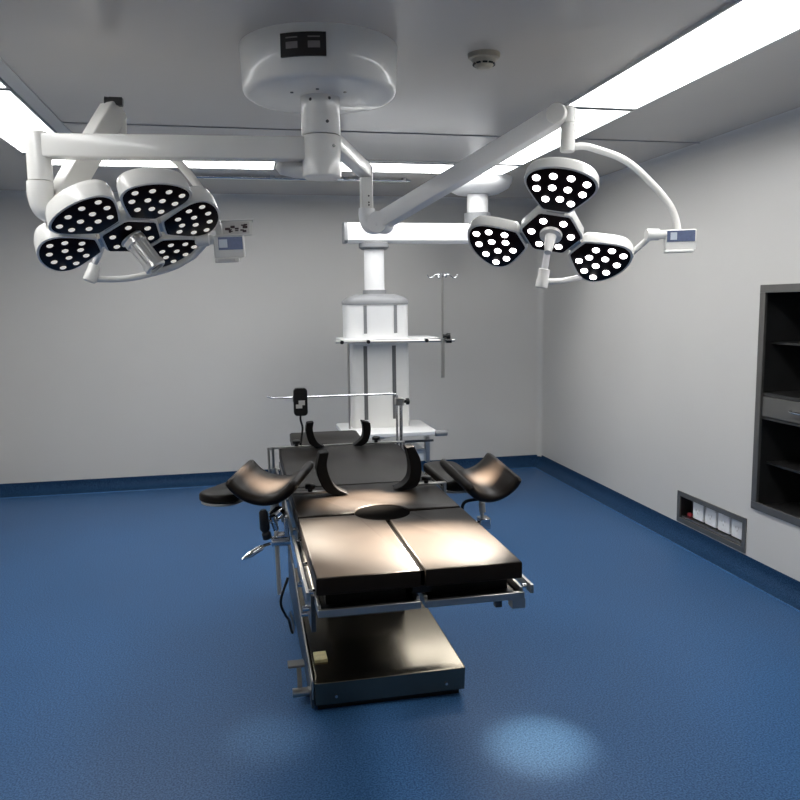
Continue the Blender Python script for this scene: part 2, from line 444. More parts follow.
# ---- large five-petal lamp
t = thing('surgical_light', (-.68, 3.13, 2.0), 'large white surgical lamp with five petals hanging from the long arm on the left', 'surgical light', None)
A0 = V((HX - .05, HY + .005, 2.185)); A1 = V((-.68, 3.135, 2.182))
obj('horizontal_arm', capsule_bar(B(), A0, A1, .075, .084), M['white'], t, ang=40)
obj('drop_joint', B().lathe((-.683, 3.135, 2.06), (-.683, 3.135, 2.235), [(0, .043), (.9, .043), (.97, .040), (1, .028)], 32), M['white'], t)
E0 = V((-.686, 3.135, 2.056)); E1 = V((-.678, 3.14, 1.985)); T = V((-.445, 3.40, 2.385))
obj('elbow', B().tube([E0, V((-.686, 3.135, 2.01)), V((-.675, 3.145, 1.965)), V((-.645, 3.175, 1.955)), V((-.61, 3.215, 1.995))], .046, 20, 6), M['white'], t, ang=60)
obj('spring_arm', capsule_bar(B(), V((-.645, 3.178, 1.97)), T, .078, .088), M['white'], t, ang=40)
obj('joint_gap', B().cyl(T + V((-.035, -.02, .025)), T + V((.035, -.02, .02)), .016).box(T + V((.01, -.03, .02)), (.05, .03, .03)), M['dark'], t)  # dark block standing in for the shade inside the open joint
obj('spindle', B().lathe((-.430, 3.41, 2.245), (-.430, 3.41, 2.36), [(0, .024), (.75, .026), (.95, .022), (1, .014)], 24).lathe((-.430, 3.41, 2.332), (-.445, 3.41, 2.40), [(0, .02), (1, .03)], 20), M['white'], t)
obj('yoke_outer', B().tube([(-.43, 3.41, 2.262), (-.37, 3.41, 2.272), (-.30, 3.41, 2.255), (-.195, 3.41, 2.168), (-.108, 3.41, 2.044), (-.062, 3.41, 1.93), (-.045, 3.41, 1.86)], .017, 12, 6), M['white'], t, ang=60)
# control panel
nP = V((-.12, -.96, -.1)).normalized()
px, py, pz = V((1, -.1, .03)).normalized(), None, nP
py = pz.cross(px).normalized(); px = py.cross(pz)
Pc = V((-.018, 3.395, 1.845))
if py.z < 0: py = -py
cp = obj('control_panel', B().box(Pc, (.125, .095, .035), (px, py, pz)).box(Pc - py * .056 - px * .012 + pz * .004, (.10, .022, .03), (px, py, pz)), M['white'], t, .005)
obj('screen', B().box(Pc + pz * .0185 + px * .008 + py * .012, (.10, .052, .003), (px, py, pz)), M['screen'], cp)
obj('screen_key', B().box(Pc + pz * .0205 - px * .022 + py * .012, (.034, .034, .002), (px, py, pz)), M['key'], cp)
obj('switch_row', B().box(Pc + pz * .0205 - px * .012 - py * .056, (.07, .010, .004), (px, py, pz)), M['paper'], cp)
Pu = Pc + py * .072 + px * .040 + pz * .012
tp = (pz * .9 + py * .35).normalized(); ty = tp.cross(px) if tp.cross(px).z > 0 else -tp.cross(px)
card = obj('sign_plate', B().box(Pu, (.125, .062, .006), (px, ty, tp)).box(Pu + ty * .033, (.135, .006, .02), (px, ty, tp)), M['white'], t)
ink = B()
obj('picture', B().box(Pu + tp * .0035 - px * .004, (.108, .05, .001), (px, ty, tp)), M['paper'], card)
for _ in range(12):
    a_, b_ = random.uniform(-.045, .04), random.uniform(-.018, .018)
    ink.box(Pu + tp * .0048 + px * a_ + ty * b_, (random.uniform(.006, .022), random.uniform(.004, .012), .0012), (px, ty, tp))
obj('picture_print', ink, M['ink'], card)
obj('side_joint', B().lathe((-.155, 3.42, 1.872), (-.065, 3.405, 1.872), [(0, .018), (.08, .024), (.62, .024), (.66, .019), (1, .019)], 20), M['white'], t)
obj('yoke_inner', B().tube([(-.11, 3.43, 1.868), (-.15, 3.47, 1.83), (-.185, 3.5, 1.803), (-.26, 3.52, 1.765), (-.353, 3.53, 1.738), (-.46, 3.53, 1.717), (-.575, 3.52, 1.716)], .014, 12, 6), M['white'], t, ang=60)
obj('yoke_connector', B().lathe((-.60, 3.50, 1.705), (-.572, 3.51, 1.775), [(0, .024), (.05, .027), (.45, .027), (.5, .025), (.95, .025), (1, .02)], 20), M['white'], t)
obj('head_stem', B().cyl((-.58, 3.508, 1.765), (-.49, 3.40, 1.92), .013, n=16), M['white2'], t)
CL, uL, vL, nL = lamp_head(t, (-.391, 3.27, 1.872), (.444, -.761, .474), (.854, .519, .033), (.27, -.39, -.88), .230, (0, 60, 120, 240, 300), M['led_dim'], .085, lr=.056)
hp = CL + nL * .004; he = CL + nL * .165
hdir = (nL + vL * .42).normalized(); he = hp + hdir * .152
hprof = [(0, .050), (.04, .052), (.06, .044), (.20, .044), (.24, .036), (.82, .035), (.84, .043), (.97, .043), (1, .039), (1, .028), (.90, .027)]
hd = obj('handle', B().lathe(hp, he, hprof, 28, cap=True), M['handle'], t)
fl = B(); hx, hy, hz = frame_from(hdir)
for k in range(9):
    a = 2 * math.pi * k / 9; d = hx * math.cos(a) + hy * math.sin(a)
    fl.cyl(hp + hdir * .02 + d * .036, hp + hdir * .135 + d * .033, .006, n=8)
obj('grip_rib', fl, M['handle'], hd)
obj('handle_bore', B().cyl(he - hdir * .012, he - hdir * .010, .0275), M['dark'], hd)

# ---- small three-petal lamp
t = thing('surgical_light', (.62, 3.66, 2.0), 'smaller white surgical lamp with three petals on the angled spring arm at the right', 'surgical light', None)
K = V((.622, 3.72, 2.215))
obj('horizontal_arm', capsule_bar(B(), V((HX + .01, HY + .03, 2.255)), K, .06, .062), M['white'], t, ang=40)
obj('arm_stub', B().tube([(HX - .04, HY + .05, 2.115), (HX - .11, HY + .075, 2.125), (HX - .165, HY + .09, 2.14)], [.034] * 6 + [.032] * 5 + [.024, .018], 16, 6), M['white'], t, ang=60)
obj('drop_tube', B().b2((K.x - .028, K.y - .028, 2.03), (K.x + .028, K.y + .028, 2.24)), M['white'], t, .006)
sc_ = B()
for z in (2.10, 2.07, 2.058): sc_.cyl((K.x + .006, K.y - .031, z), (K.x + .006, K.y - .027, z), .004, n=8)
obj('screw', sc_, M['dark'], t)
E = V((K.x + .01, K.y - .01, 2.0)); 
obj('elbow', B().tube([V((K.x, K.y, 2.045)), V((K.x, K.y, 2.01)), V((K.x + .015, K.y - .015, 1.965)), V((K.x + .06, K.y - .06, 1.965))], .038, 20, 6).cyl(V((K.x + .035, K.y - .085, 1.975)), V((K.x + .085, K.y - .005, 1.975)), .050), M['white2'], t, ang=60)
T2 = V((1.288, 3.02, 2.335)); S2 = V((K.x + .055, K.y - .045, 1.977))
obj('spring_arm', capsule_bar(B(), S2, T2, .07, .078), M['white2'], t, ang=40)
cd = V((.62, .64, 0)).normalized()
obj('arm_end_joint', B().cyl(T2 - cd * .042, T2 + cd * .042, .040, n=32), M['white'], t, .004)
obj('spindle', B().lathe((1.318, 3.005, 2.19), (1.324, 3.005, 2.365), [(0, .026), (.02, .029), (.60, .029), (.61, .024), (.64, .024), (.65, .028), (.95, .028), (1, .02)], 24), M['white'], t)
obj('yoke_outer', B().tube([(1.325, 3.005, 2.208), (1.39, 3.005, 2.214), (1.457, 3.005, 2.200), (1.55, 3.005, 2.172), (1.634, 3.005, 2.122), (1.75, 3.005, 2.018), (1.80, 3.005, 1.945), (1.822, 3.005, 1.86)], .0145, 12, 6), M['white'], t, ang=60)
nP = V((-.30, -.94, -.05)).normalized(); px = V((.95, -.30, .01)).normalized(); py = nP.cross(px).normalized()
if py.z < 0: py = -py
px = py.cross(nP) if py.cross(nP).x > 0 else -py.cross(nP)
Pc = V((1.815, 2.985, 1.845))
cp = obj('control_panel', B().box(Pc, (.125, .085, .035), (px, py, nP)).box(Pc - py * .046 - px * .006 + nP * .004, (.118, .014, .036), (px, py, nP)), M['white'], t, .005)
obj('screen', B().box(Pc + nP * .0185 + py * .016, (.112, .045, .003), (px, py, nP)), M['screen'], cp)
obj('screen_key', B().box(Pc + nP * .0205 - px * .030 + py * .016, (.026, .030, .002), (px, py, nP)), M['key'], cp)
obj('side_joint', B().lathe((1.675, 3.01, 1.868), (1.77, 3.0, 1.868), [(0, .022), (.05, .024), (.55, .024), (.58, .018), (1, .018)], 20), M['white'], t)
obj('yoke_inner', B().tube([(1.70, 3.02, 1.862), (1.67, 3.06, 1.82), (1.61, 3.11, 1.765), (1.52, 3.14, 1.72), (1.40, 3.14, 1.69), (1.32, 3.13, 1.682), (1.262, 3.12, 1.683)], .0125, 12, 6), M['white'], t, ang=60)
obj('yoke_connector', B().lathe((1.258, 3.115, 1.655), (1.27, 3.11, 1.735), [(0, .022), (.05, .026), (.40, .026), (.45, .024), (.95, .024), (1, .018)], 20), M['white'], t)
obj('head_stem', B().cyl((1.27, 3.11, 1.73), (1.285, 3.09, 1.875), .014, n=16), M['white2'], t)
CR, uR, vR, nR = lamp_head(t, (1.252, 3.0, 1.870), (-.197, -.787, .584), (.917, -.359, -.174), (-.347, -.501, -.793), .233, (0, 120, 240), M['led_on'], .066)
hd = obj('handle', B().lathe(CR + nR * .003, CR + nR * .10, [(0, .044), (.04, .046), (.14, .044), (.16, .024), (.5, .020), (1, .014)], 28), M['white'], t)

# lamp beams (each petal throws its own beam)
WARM = (1, .89, .74)
spot('lamp_beam', CR + uR * .22 + nR * .04, (.62, 2.34, .84), 3400, 21, .8, .05, WARM)
spot('lamp_beam', CR + (uR * -.5 + vR * .866) * .24 + nR * .04, (.42, 2.32, .84), 3400, 20, .7, .05, WARM)
spot('lamp_beam', CR + (uR * -.5 - vR * .866) * .24 + nR * .04, (.46, 2.93, .84), 3800, 17, .9, .05, WARM)
spot('lamp_beam', CR + nR * .12, (1.02, 2.50, 0), 280, 15, 1, .04, (1, .78, .54))
spot('lamp_beam', CR + nR * .13, (0.995, 3.10, .84), 3600, 8, 1, .03, WARM)
spot('lamp_beam', CL + nL * .18, (.10, 3.07, .88), 2600, 11, 1, .03, WARM)
spot('lamp_beam', CL + (uL * -.5 + vL * .866) * .24 + nL * .04, (.38, 2.44, .84), 3000, 18, .9, .05, WARM)
spot('lamp_beam', CL + uL * .25 + nL * .04, (.06, 2.78, 0), 60, 12, 1, .05, (1, .85, .65))

# ------------------------------------------------------------------ medical pendant
PX, PY = 1.045, 5.95
t = thing('medical_pendant', (PX, PY, .6), 'tall white equipment column hanging from a ceiling arm behind the table, two shelves', 'medical pendant')
obj('ceiling_cover', B().lathe((1.87, PY, 2.43), (1.87, PY, ZC), [(0, .12), (.04, .17), (.35, .24), (.7, .265), (1, .27)], 48), M['white2'], t, ang=50)
obj('support_column', B().cyl((1.87, PY, 2.27), (1.87, PY, 2.44), .082, n=36), M['white2'], t)
obj('column_collar', B().cyl((1.87, PY, 2.205), (1.87, PY, 2.285), .105, n=36), M['grey'], t)
arm = B()
ar = [(-.075, -.055), (-.078, .03), (-.06, .07), (-.03, .078), (.03, .078), (.06, .07), (.078, .03), (.075, -.055), (.055, -.075), (-.055, -.075)]
arm.layers([[V((x, PY + a, 2.128 + b)) for a, b in ar] for x in (.835, 1.98)])
obj('pendant_arm', arm, M['white2'], t)
arm = B().layers([[V((x, PY + a * 1.02, 2.128 + b * 1.02)) for a, b in ar] for x in (.812, .836)])
obj('arm_end_cap', arm, M['grey'], t)
obj('swivel_collar', B().lathe((PX, PY, 2.005), (PX, PY, 2.055), [(0, .095), (.3, .115), (1, .115)], 36), M['grey'], t)
obj('drop_column', B().cyl((PX, PY, 1.68), (PX, PY, 2.01), .077, n=36), M['white2'], t)
obj('lower_collar', B().lathe((PX, PY, 1.655), (PX, PY, 1.70), [(0, .10), (.5, .09), (1, .09)], 36), M['grey'], t)
def rrect(x0, x1, y0, y1, z, r, n=4):
    pts = []
    for cx, cy, a0 in ((x1 - r, y1 - r, 0), (x0 + r, y1 - r, 90), (x0 + r, y0 + r, 180), (x1 - r, y0 + r, 270)):
        for k in range(n + 1):
            a = math.radians(a0 + 90 * k / n); pts.append(V((cx + r * math.cos(a), cy + r * math.sin(a), z)))
    return pts
hx0, hx1 = PX - .245, PX + .245
obj('head_cap', B().layers([rrect(hx0 + .10, hx1 - .10, PY - .10, PY + .10, 1.668, .06), rrect(hx0 + .03, hx1 - .03, PY - .16, PY + .16, 1.645, .09), rrect(hx0, hx1, PY - .18, PY + .18, 1.618, .10), rrect(hx0, hx1, PY - .18, PY + .18, 1.59, .10)]), M['grey'], t, ang=50)
obj('head_cabinet', B().layers([rrect(hx0 + .004, hx1 - .004, PY - .176, PY + .176, z, .10) for z in (1.33, 1.592)]), M['white2'], t, ang=50)
for x in (PX - .105, PX + .125):
    obj('slot_strip', B().b2((x - .012, PY - .181, 1.375), (x + .012, PY - .170, 1.585)), M['grey'], t)
obj('column_body', B().layers([rrect(PX - .205, PX + .235, PY - .15, PY + .15, z, .03) for z in (.60, 1.335)]), M['white'], t, ang=50)
for x in (PX - .105, PX + .115):
    obj('slot_strip', B().b2((x - .014, PY - .156, .72), (x + .014, PY - .145, 1.28)), M['slotgrey'], t)
obj('side_pole', B().cyl((PX - .236, PY - .17, .66), (PX - .236, PY - .17, 1.31), .009, n=12), M['steel'], t)
def shelf(x0, x1, y0, y1, z, nm):
    s_ = obj(nm, B().layers([rrect(x0, x1, y0, y1, z - .028, .05), rrect(x0, x1, y0, y1, z, .05)]), M['white2'], t, .004, ang=50)
    return s_
s1 = shelf(.755, 1.50, 5.70, 6.12, 1.338, 'upper_shelf')
obj('side_rail', B().cyl((.70, 5.665, 1.322), (1.60, 5.665, 1.316), .011, n=12), M['steel'], s1)
for x in (.745, .94, 1.38, 1.54): obj('rail_knob', B().cyl((x, 5.64, 1.32), (x, 5.70, 1.32), .014, n=12), M['black'], s1)
s2 = shelf(.74, 1.43, 5.52, 6.12, .655, 'lower_shelf')
obj('edge_bumper', B().cyl((1.41, 5.53, .637), (1.50, 5.53, .637), .022, n=12), M['grey'], s2)
obj('shelf_rail', B().b2((.80, 5.54, .575), (1.40, 5.56, .59)), M['steeldk'], s2)
obj('drawer_unit', B().b2((1.0, 5.60, .425), (1.36, 6.0, .50)), M['white2'], t, .005)
obj('drawer_hanger', B().b2((1.345, 5.56, .42), (1.375, 5.62, .608)).b2((1.0, 5.57, .50), (1.37, 5.60, .515)).b2((1.0, 5.60, .60), (1.04, 6.0, .61)).b2((1.0, 5.7, .50), (1.03, 5.9, .61)), M['steel'], t)

t = thing('iv_pole', (1.502, 5.62, 1.04), 'thin steel drip pole with small hooks clamped to the pendant upper shelf', 'iv pole')
obj('pole', B().cyl((1.502, 5.655 - .012, 1.04), (1.502, 5.655 - .012, 1.79), .009, n=12).cyl((1.502, 5.643, 1.04), (1.502, 5.643, 1.33), .015, n=12), M['steel'], t)
obj('pole_cap', B().cyl((1.502, 5.643, 1.785), (1.502, 5.643, 1.815), .022, n=16), M['grey'], t)
for k, (dx, dy) in enumerate(((1, 0), (-1, 0), (0, -1), (0, 1))):
    d = V((dx, dy, 0)); p = V((1.502, 5.643, 1.80))
    obj('hook', B().tube([p, p + d * .05 + V((0, 0, .004)), p + d * .075 - V((0, 0, .015)), p + d * .10 - V((0, 0, .018)), p + d * .115 + V((0, 0, .005))], .004, 8, 4), M['chrome'], t, ang=60)
obj('clamp_knob', B().lathe((1.502, 5.64, 1.35), (1.557, 5.63, 1.35), [(0, .015), (.4, .012), (.5, .022), (1, .022)], 16).cyl((1.522, 5.62, 1.315), (1.562, 5.615, 1.315), .016), M['black'], t)

# ------------------------------------------------------------------ operating table
X0, X1, YT, ZT = .19, .797, 2.10, .84
XM = (X0 + X1) / 2
t = thing('operating_table', (.55, 3.4, 0), 'long operating table with black split pads on a low polished steel base', 'operating table')
# base
bs = B()
bs.layers([[V((x, y, z)) for x, y in ((.245, 2.905), (.855, 2.905), (.855, 4.25), (.245, 4.25))] for z in (.004,)] and
          [[V((.245, 2.905, .028)), V((.858, 2.905, .028)), V((.858, 4.25, .028)), V((.245, 4.25, .028))],
           [V((.245, 2.900, .124)), V((.860, 2.900, .124)), V((.860, 4.25, .124)), V((.245, 4.25, .124))],
           [V((.252, 2.935, .136)), V((.853, 2.935, .136)), V((.853, 4.25, .136)), V((.252, 4.25, .136))]])
base = obj('base_housing', bs, M['steelbase'], t, .004)
obj('base_plinth', B().b2((.26, 2.93, 0), (.84, 4.22, .03)), M['black'], t)
rv = B()
for x in (.33, .78): rv.cyl((x, 2.903, .062), (x, 2.898, .062), .006, n=12)
obj('rivet', rv, M['chrome'], base)
obj('base_side_panel', B().layers([[V((x, 2.905, .02)), V((x, 4.25, .02)), V((x, 4.25, .30)), V((x, 3.92, .265)), V((x, 3.4, .185)), V((x, 2.95, .142)), V((x, 2.905, .125))] for x in (.232, .244)]), M['steeldk'], t, .002)
obj('side_panel_edge', B().tube([(.238, 2.90, .06), (.238, 2.903, .125), (.238, 2.95, .146), (.238, 3.4, .190), (.238, 3.92, .270)], .0035, 8, 3), M['steel'], t)
obj('warning_label', B().b2((.262, 3.05, .136), (.315, 3.13, .150)), M['yellow'], base, .002)
ped = obj('foot_pedal', B().b2((.155, 3.10, .100), (.225, 3.16, .110)), M['slotgrey'], t, .003)
obj('pedal_arm', B().beam((.20, 3.12, .10), (.195, 2.99, .05), .018, .012).cyl((.165, 2.99, .05), (.245, 2.99, .05), .018, n=16).cyl((.235, 2.99, .052), (.262, 2.99, .052), .010), M['steel'], ped)
# lifting column
obj('lift_column', B().b2((.40, 3.55, .13), (.70, 3.95, .70)), M['steeldk'], t, .01)
obj('column_cover', B().b2((.36, 3.50, .13), (.74, 4.02, .34)), M['slotgrey'], t, .008)
# frame under the pads
fr = B()
for x in (X0 + .01, X1 - .01):
    fr.b2((x - .012, 2.75, .735), (x + .012, 4.05, .785))
fr.b2((X0, 2.78, .70), (X1, 3.2, .75)); fr.b2((.35, 3.2, .68), (.75, 4.0, .75))
fr.b2((X0 + .02, 3.2, .755), (X1 - .02, 4.03, .788))
obj('table_frame', fr, M['steeldk'], t, .003)
for s_, (a, b) in enumerate(((X0 + .002, .488), (.500, X1 + .005))):
    tr = B()
    tr.b2((a, YT - .01, .728), (b, YT + .004, .750))
    tr.b2((a, YT + .004, .728), (a + .010, 2.76, .760)); tr.b2((b - .010, YT + .004, .728), (b, 2.76, .760))
    leg = obj('leg_tray', tr, M['steel'], t, .002)
    obj('tray_bottom', B().b2((a + .010, YT + .004, .730), (b - .010, 2.76, .738)), M['black'], leg)
    obj('pad_mount', B().b2((a + .03, YT + .06, .738), (b - .03, 2.74, .792)), M['black'], leg)
obj('hinge_bracket', B().b2((.765, YT - .008, .700), (.805, YT + .03, .729)), M['steel'], t)
obj('hinge_bracket', B().b2((.715, YT - .0, .706), (.735, YT + .02, .729)), M['steeldk'], t)
# side rails
for x in (X0 - .020, X1 + .020):
    sr = obj('side_rail', B().b2((x - .005, 2.07 if x > .5 else 2.16, .752), (x + .005, 2.74, .778)).b2((x - .005, 2.80, .752), (x + .005, 3.98, .778)), M['steel'], t, .001)
    pins = B()
    for y in (2.10 if x > .5 else 2.2, 2.45, 2.70, 2.85, 3.3, 3.9):
        pins.cyl((x, y, .765), (X0 + .005 if x < .5 else X1 - .0, y, .765), .007, n=12)
    obj('rail_pin', pins, M['chrome'], sr)
for y, z in ((2.24, .70), (2.42, .71), (2.3, .66)): obj('side_bolt', B().cyl((X0 - .03, y, z), (X0 + .01, y, z), .009, n=12), M['chrome'], t)
obj('side_plate', B().b2((X0 - .008, 2.20, .64), (X0 + .006, 2.76, .752)), M['steeldk'], t, .002)

def pad(name, outline, z0, z1, parent, r=.005, m=None, tilt=0, y0=0):
    rings = []
    cx = sum(p[0] for p in outline) / len(outline); cy = sum(p[1] for p in outline) / len(outline)
    def shrink(d):
        out = []; n = len(outline)
        for i in range(n):
            p0 = V((*outline[i - 1], 0)); p1 = V((*outline[i], 0)); p2 = V((*outline[(i + 1) % n], 0))
            e1 = (p1 - p0).normalized(); e2 = (p2 - p1).normalized()
            n1 = V((-e1.y, e1.x, 0)); n2 = V((-e2.y, e2.x, 0)); bis = n1 + n2
            bis = bis.normalized() * d / max(.5, bis.normalized().dot(n1))
            out.append((outline[i][0] + bis.x, outline[i][1] + bis.y))
        return out
    for d, z in ((r * .6, z0), (0, z0 + r * .5), (0, z1 - r), (r * .3, z1 - r * .3), (r, z1)):
        rings.append([V((a, b, z + tilt * (b - y0))) for a, b in shrink(d)])
    return obj(name, B().layers(rings), m or M['leather'], parent, ang=50)
# half ellipse cut-out: centre (.50,2.74) rx .105 ry .11
EC = (.497, 2.745); RX, RY = .102, .108
def earc(a0, a1, n=8, rx=RX, ry=RY):
    return [(EC[0] + rx * math.cos(math.radians(a0 + (a1 - a0) * k / n)), EC[1] + ry * math.sin(math.radians(a0 + (a1 - a0) * k / n))) for k in range(n + 1)]
g = .006
obj('gap_light_block', B().b2((X0 + .012, 2.68, .764), (X1 - .012, 2.80, .787)), M['black'], t)  # unseen boards added to stop lamp beams leaking through the pad gaps
obj('gap_light_block', B().b2((.47, 2.12, .764), (.524, 2.68, .787)), M['black'], t)
obj('gap_shade_strip', B().b2((.490, 2.115, .788), (.504, 2.636, .832)), M['gap_shade'], t)  # black fill in place of the shade between the leg pads
# ccw outlines
left_leg = [(X0, YT), (.4895, YT), (.4895, EC[1] - RY)] + earc(264, 188, 7) + [(X0, EC[1] - .010)]
right_leg = [(.5045, YT), (X1, YT), (X1, EC[1] - .010)] + earc(352, 276, 7) + [(.5045, EC[1] - RY)]
pad('leg_pad', left_leg, .788, ZT, t); pad('leg_pad', right_leg, .788, ZT, t)
seat = [(X0, EC[1] + .010)] + earc(172, 8, 12) + [(X1, EC[1] + .010), (X1, 3.20), (X0, 3.20)]
pad('seat_pad', seat, .788, ZT, t)
obj('cutout_basin', B().layers([[V((a, b, z)) for a, b in earc(0, 345, 23, RX * 1.04, RY * 1.04)] for z in (.775, .788)]), M['black'], t)
obj('cutout_shade_fill', B().layers([[V((a, b, z)) for a, b in earc(0, 345, 23, RX * .985, RY * .985)] for z in (.788, .835)]), M['gap_shade'], t)  # black disc that imitates the shade down in the cut-out
back = [(X0, 3.212), (X1, 3.212), (X1, 3.88), (X1 - .02, 3.93), (X0 + .005, 3.95), (X0 - .005, 3.93)]
pad('back_pad', back, .788, ZT, t, tilt=.05, y0=3.21)
head = [(.265, 4.02), (.640, 4.02), (.640, 4.31), (.62, 4.33), (.275, 4.33), (.265, 4.31)]
pad('head_pad', head, .830, .873, t, tilt=.05, y0=4.02)
for x in (.372, .572): obj('head_bracket', B().b2((x - .012, 3.80, .765), (x + .012, 4.10, .79)).b2((x - .012, 4.05, .79), (x + .012, 4.10, .842)), M['steel'], t)
obj('end_rail', B().tube([(.135, 3.96, .72), (.135, 3.965, .862), (.145, 3.97, .870), (.30, 3.972, .872), (.81, 3.972, .872)], .006, 10, 3).cyl((.135, 3.96, .73), (X0, 3.96, .765), .006), M['steel'], t)

# ------------------------------------------------------------------ accessories on the table
def knob(b, p, d, r=.024, L=.035):
    p = V(p); d = V(d).normalized()
    b.lathe(p, p + d * L, [(0, r * .45), (.4, r * .45), (.5, r), (.9, r), (1, r * .7)], 16)
    return b
def brace(yc, outer, inner, label, side, knobp, kz, wy=.07, railx=None, ztab=ZT):
    """curved body brace with a crescent profile, given as (x, z) points from the tip down to the foot"""
    tt = thing('body_brace', (outer[-1][0], yc, ztab), label, 'body brace', None)
    def dens(pts, n=24):
        P = [V((2 * pts[0][0] - pts[1][0], 2 * pts[0][1] - pts[1][1]))] + [V(p) for p in pts] + [V((2 * pts[-1][0] - pts[-2][0], 2 * pts[-1][1] - pts[-2][1]))]
        out = []
        for i in range(1, len(P) - 2):
            for k in range(6):
                q = k / 6
                out.append(0.5 * ((2 * P[i]) + (P[i + 1] - P[i - 1]) * q + (2 * P[i - 1] - 5 * P[i] + 4 * P[i + 1] - P[i + 2]) * q * q + (3 * P[i] - P[i - 1] - 3 * P[i + 1] + P[i + 2]) * q ** 3))
        out.append(P[-2]); return out
    O = dens(outer); I = dens(inner); h = wy / 2
    rings = [[V((a.x, yc - h, a.y)), V((a.x, yc + h, a.y)), V((b.x, yc + h, b.y)), V((b.x, yc - h, b.y))] for a, b in zip(O, I)]
    obj('brace_pad', B().layers(rings), M['foam'], tt, .006, 3, ang=50)
    fx = (O[-5].x + I[-5].x) / 2; rx = railx
    obj('brace_arm', B().b2((min(fx, rx), yc - .013, kz - .012), (max(fx, rx), yc + .013, kz - .004)).b2((rx - .006, yc - .013, .76), (rx + .006, yc + .013, kz - .004)), M['steel'], tt, .001)
    obj('rail_clamp', B().b2((rx - .010, yc - .022, .745), (rx + .010, yc + .022, .785)), M['steel'], tt, .003)
    obj('clamp_knob', knob(B(), (knobp, yc, kz - .006), (0, 0, 1), .021, .032), M['black'], tt)
    return tt
brace(3.05, [(.300, 1.016), (.288, .958), (.297, .904), (.325, .858), (.366, .842)], [(.337, 1.019), (.328, .966), (.342, .912), (.368, .872), (.412, .846)], 'black curved brace pad on the left of the table, nearer pair', -1, .262, .862, railx=X0 - .036)
brace(3.08, [(.689, 1.02), (.716, .957), (.715, .890), (.692, .850), (.646, .842)], [(.656, 1.016), (.671, .95), (.668, .895), (.642, .862), (.606, .846)], 'black curved brace pad on the right of the table, nearer pair', 1, .745, .862, railx=X1 + .026)
brace(3.90, [(.325, 1.009), (.320, .963), (.335, .905), (.368, .878)], [(.361, 1.013), (.355, .968), (.376, .910), (.415, .882)], 'black curved brace pad by the head pad, left of the far pair', -1, .272, .894, wy=.06, railx=X0 - .036, ztab=.875)
brace(3.90, [(.647, .996), (.649, .950), (.632, .898), (.600, .878)], [(.603, 1.008), (.612, .965), (.604, .920), (.560, .882)], 'black curved brace pad by the head pad, right of the far pair', 1, .680, .894, wy=.06, railx=X1 + .026, ztab=.875)

def trough(bk, ft, rad, th, a0, a1, side, label):
    """gutter-shaped leg support from back point bk to front point ft (bottom centre line)"""
    bk = V(bk); ft = V(ft)
    tt = thing('leg_support', (bk + ft) / 2, label, 'leg support', None)
    d = (ft - bk).normalized(); x = d.cross(V((0, 0, 1))).normalized()
    if x.x < 0: x = -x
    z = x.cross(d);
    if z.z < 0: z = -z
    n = 18; L = (ft - bk).length
    def sec(o, sh=0.0, sc=1.0):
        c_ = o + z * rad
        outer = []; inner = []; hh = th * .5 * sc
        for k in range(n + 1):
            a = math.radians(a0 + (a1 - a0) * k / n)
            dv = x * math.sin(a) - z * math.cos(a)
            outer.append(c_ + dv * (rad + hh)); inner.append(c_ + dv * (rad - hh))
        caps = []
        for ae, sg in ((a1, 1), (a0, -1)):
            a = math.radians(ae); dv = x * math.sin(a) - z * math.cos(a); tg = (x * math.cos(a) + z * math.sin(a)) * sg
            caps.append([c_ + dv * rad + (dv * math.cos(math.pi * q / 5) * sg * sg + 0 * dv) * hh + tg * math.sin(math.pi * q / 5) * hh for q in range(1, 5)])
        return outer + caps[0] + inner[::-1] + caps[1][::-1]
    rings = [sec(bk, sc=.4), sec(bk + d * .010, sc=.9), sec(bk + d * .03), sec(ft - d * .03), sec(ft - d * .010, sc=.9), sec(ft, sc=.4)]
    obj('trough_pad', B().layers(rings), M['leather'], tt, ang=50)
    return tt, d, x, z
tt, d, x, z = trough((.162, 3.20, .885), (.066, 2.94, .852), .150, .036, -56, 56, -1, 'black gutter-shaped leg support tilted beside the left edge of the table')
mid = V((.12, 3.04, .825))
obj('post', B().cyl(mid, (.125, 2.98, .47), .009, n=14).cyl(mid + V((0, 0, -.04)), mid + V((0, 0, .03)), .018, n=14), M['steel'], tt)
obj('ball_joint', B().lathe(mid + V((-.02, -.02, -.06)), mid + V((.03, -.02, -.02)), [(0, .012), (.2, .026), (.8, .026), (1, .012)], 16), M['chrome'], tt)
obj('rail_clamp', B().b2((.118, 2.955, .675), (.165, 3.01, .715)).cyl((.10, 2.965, .69), (.172, 2.965, .69), .020, n=20).b2((.150, 2.955, .68), (.168, 3.0, .785)), M['chrome'], tt, .003)
obj('locking_lever', B().tube([(.095, 2.955, .685), (.075, 2.94, .686), (.055, 2.92, .684)], .006, 8, 4).lathe((.068, 2.925, .686), (-.015, 2.88, .655), [(0, .006), (.1, .011), (.6, .012), (.9, .007), (1, .003)], 12), M['chrome'], tt)
obj('grip_handle', B().lathe((.072, 2.96, .82), (.078, 2.965, .73), [(0, .010), (.1, .017), (.85, .020), (1, .012)], 14).lathe((.079, 2.965, .735), (.086, 2.97, .70), [(0, .01), (.3, .018), (.9, .018), (1, .01)], 14), M['black'], tt)
obj('grip_bolt', B().cyl((.080, 2.965, .765), (.130, 2.98, .775), .008, n=12).cyl((.105, 2.97, .79), (.120, 2.985, .73), .012, n=12), M['chrome'], tt)
tt2, d, x, z = trough((.940, 3.21, .868), (.995, 2.95, .800), .128, .034, -58, 62, 1, 'black gutter-shaped leg support tilted beside the right edge of the table')
mid = V((.975, 3.08, .82))
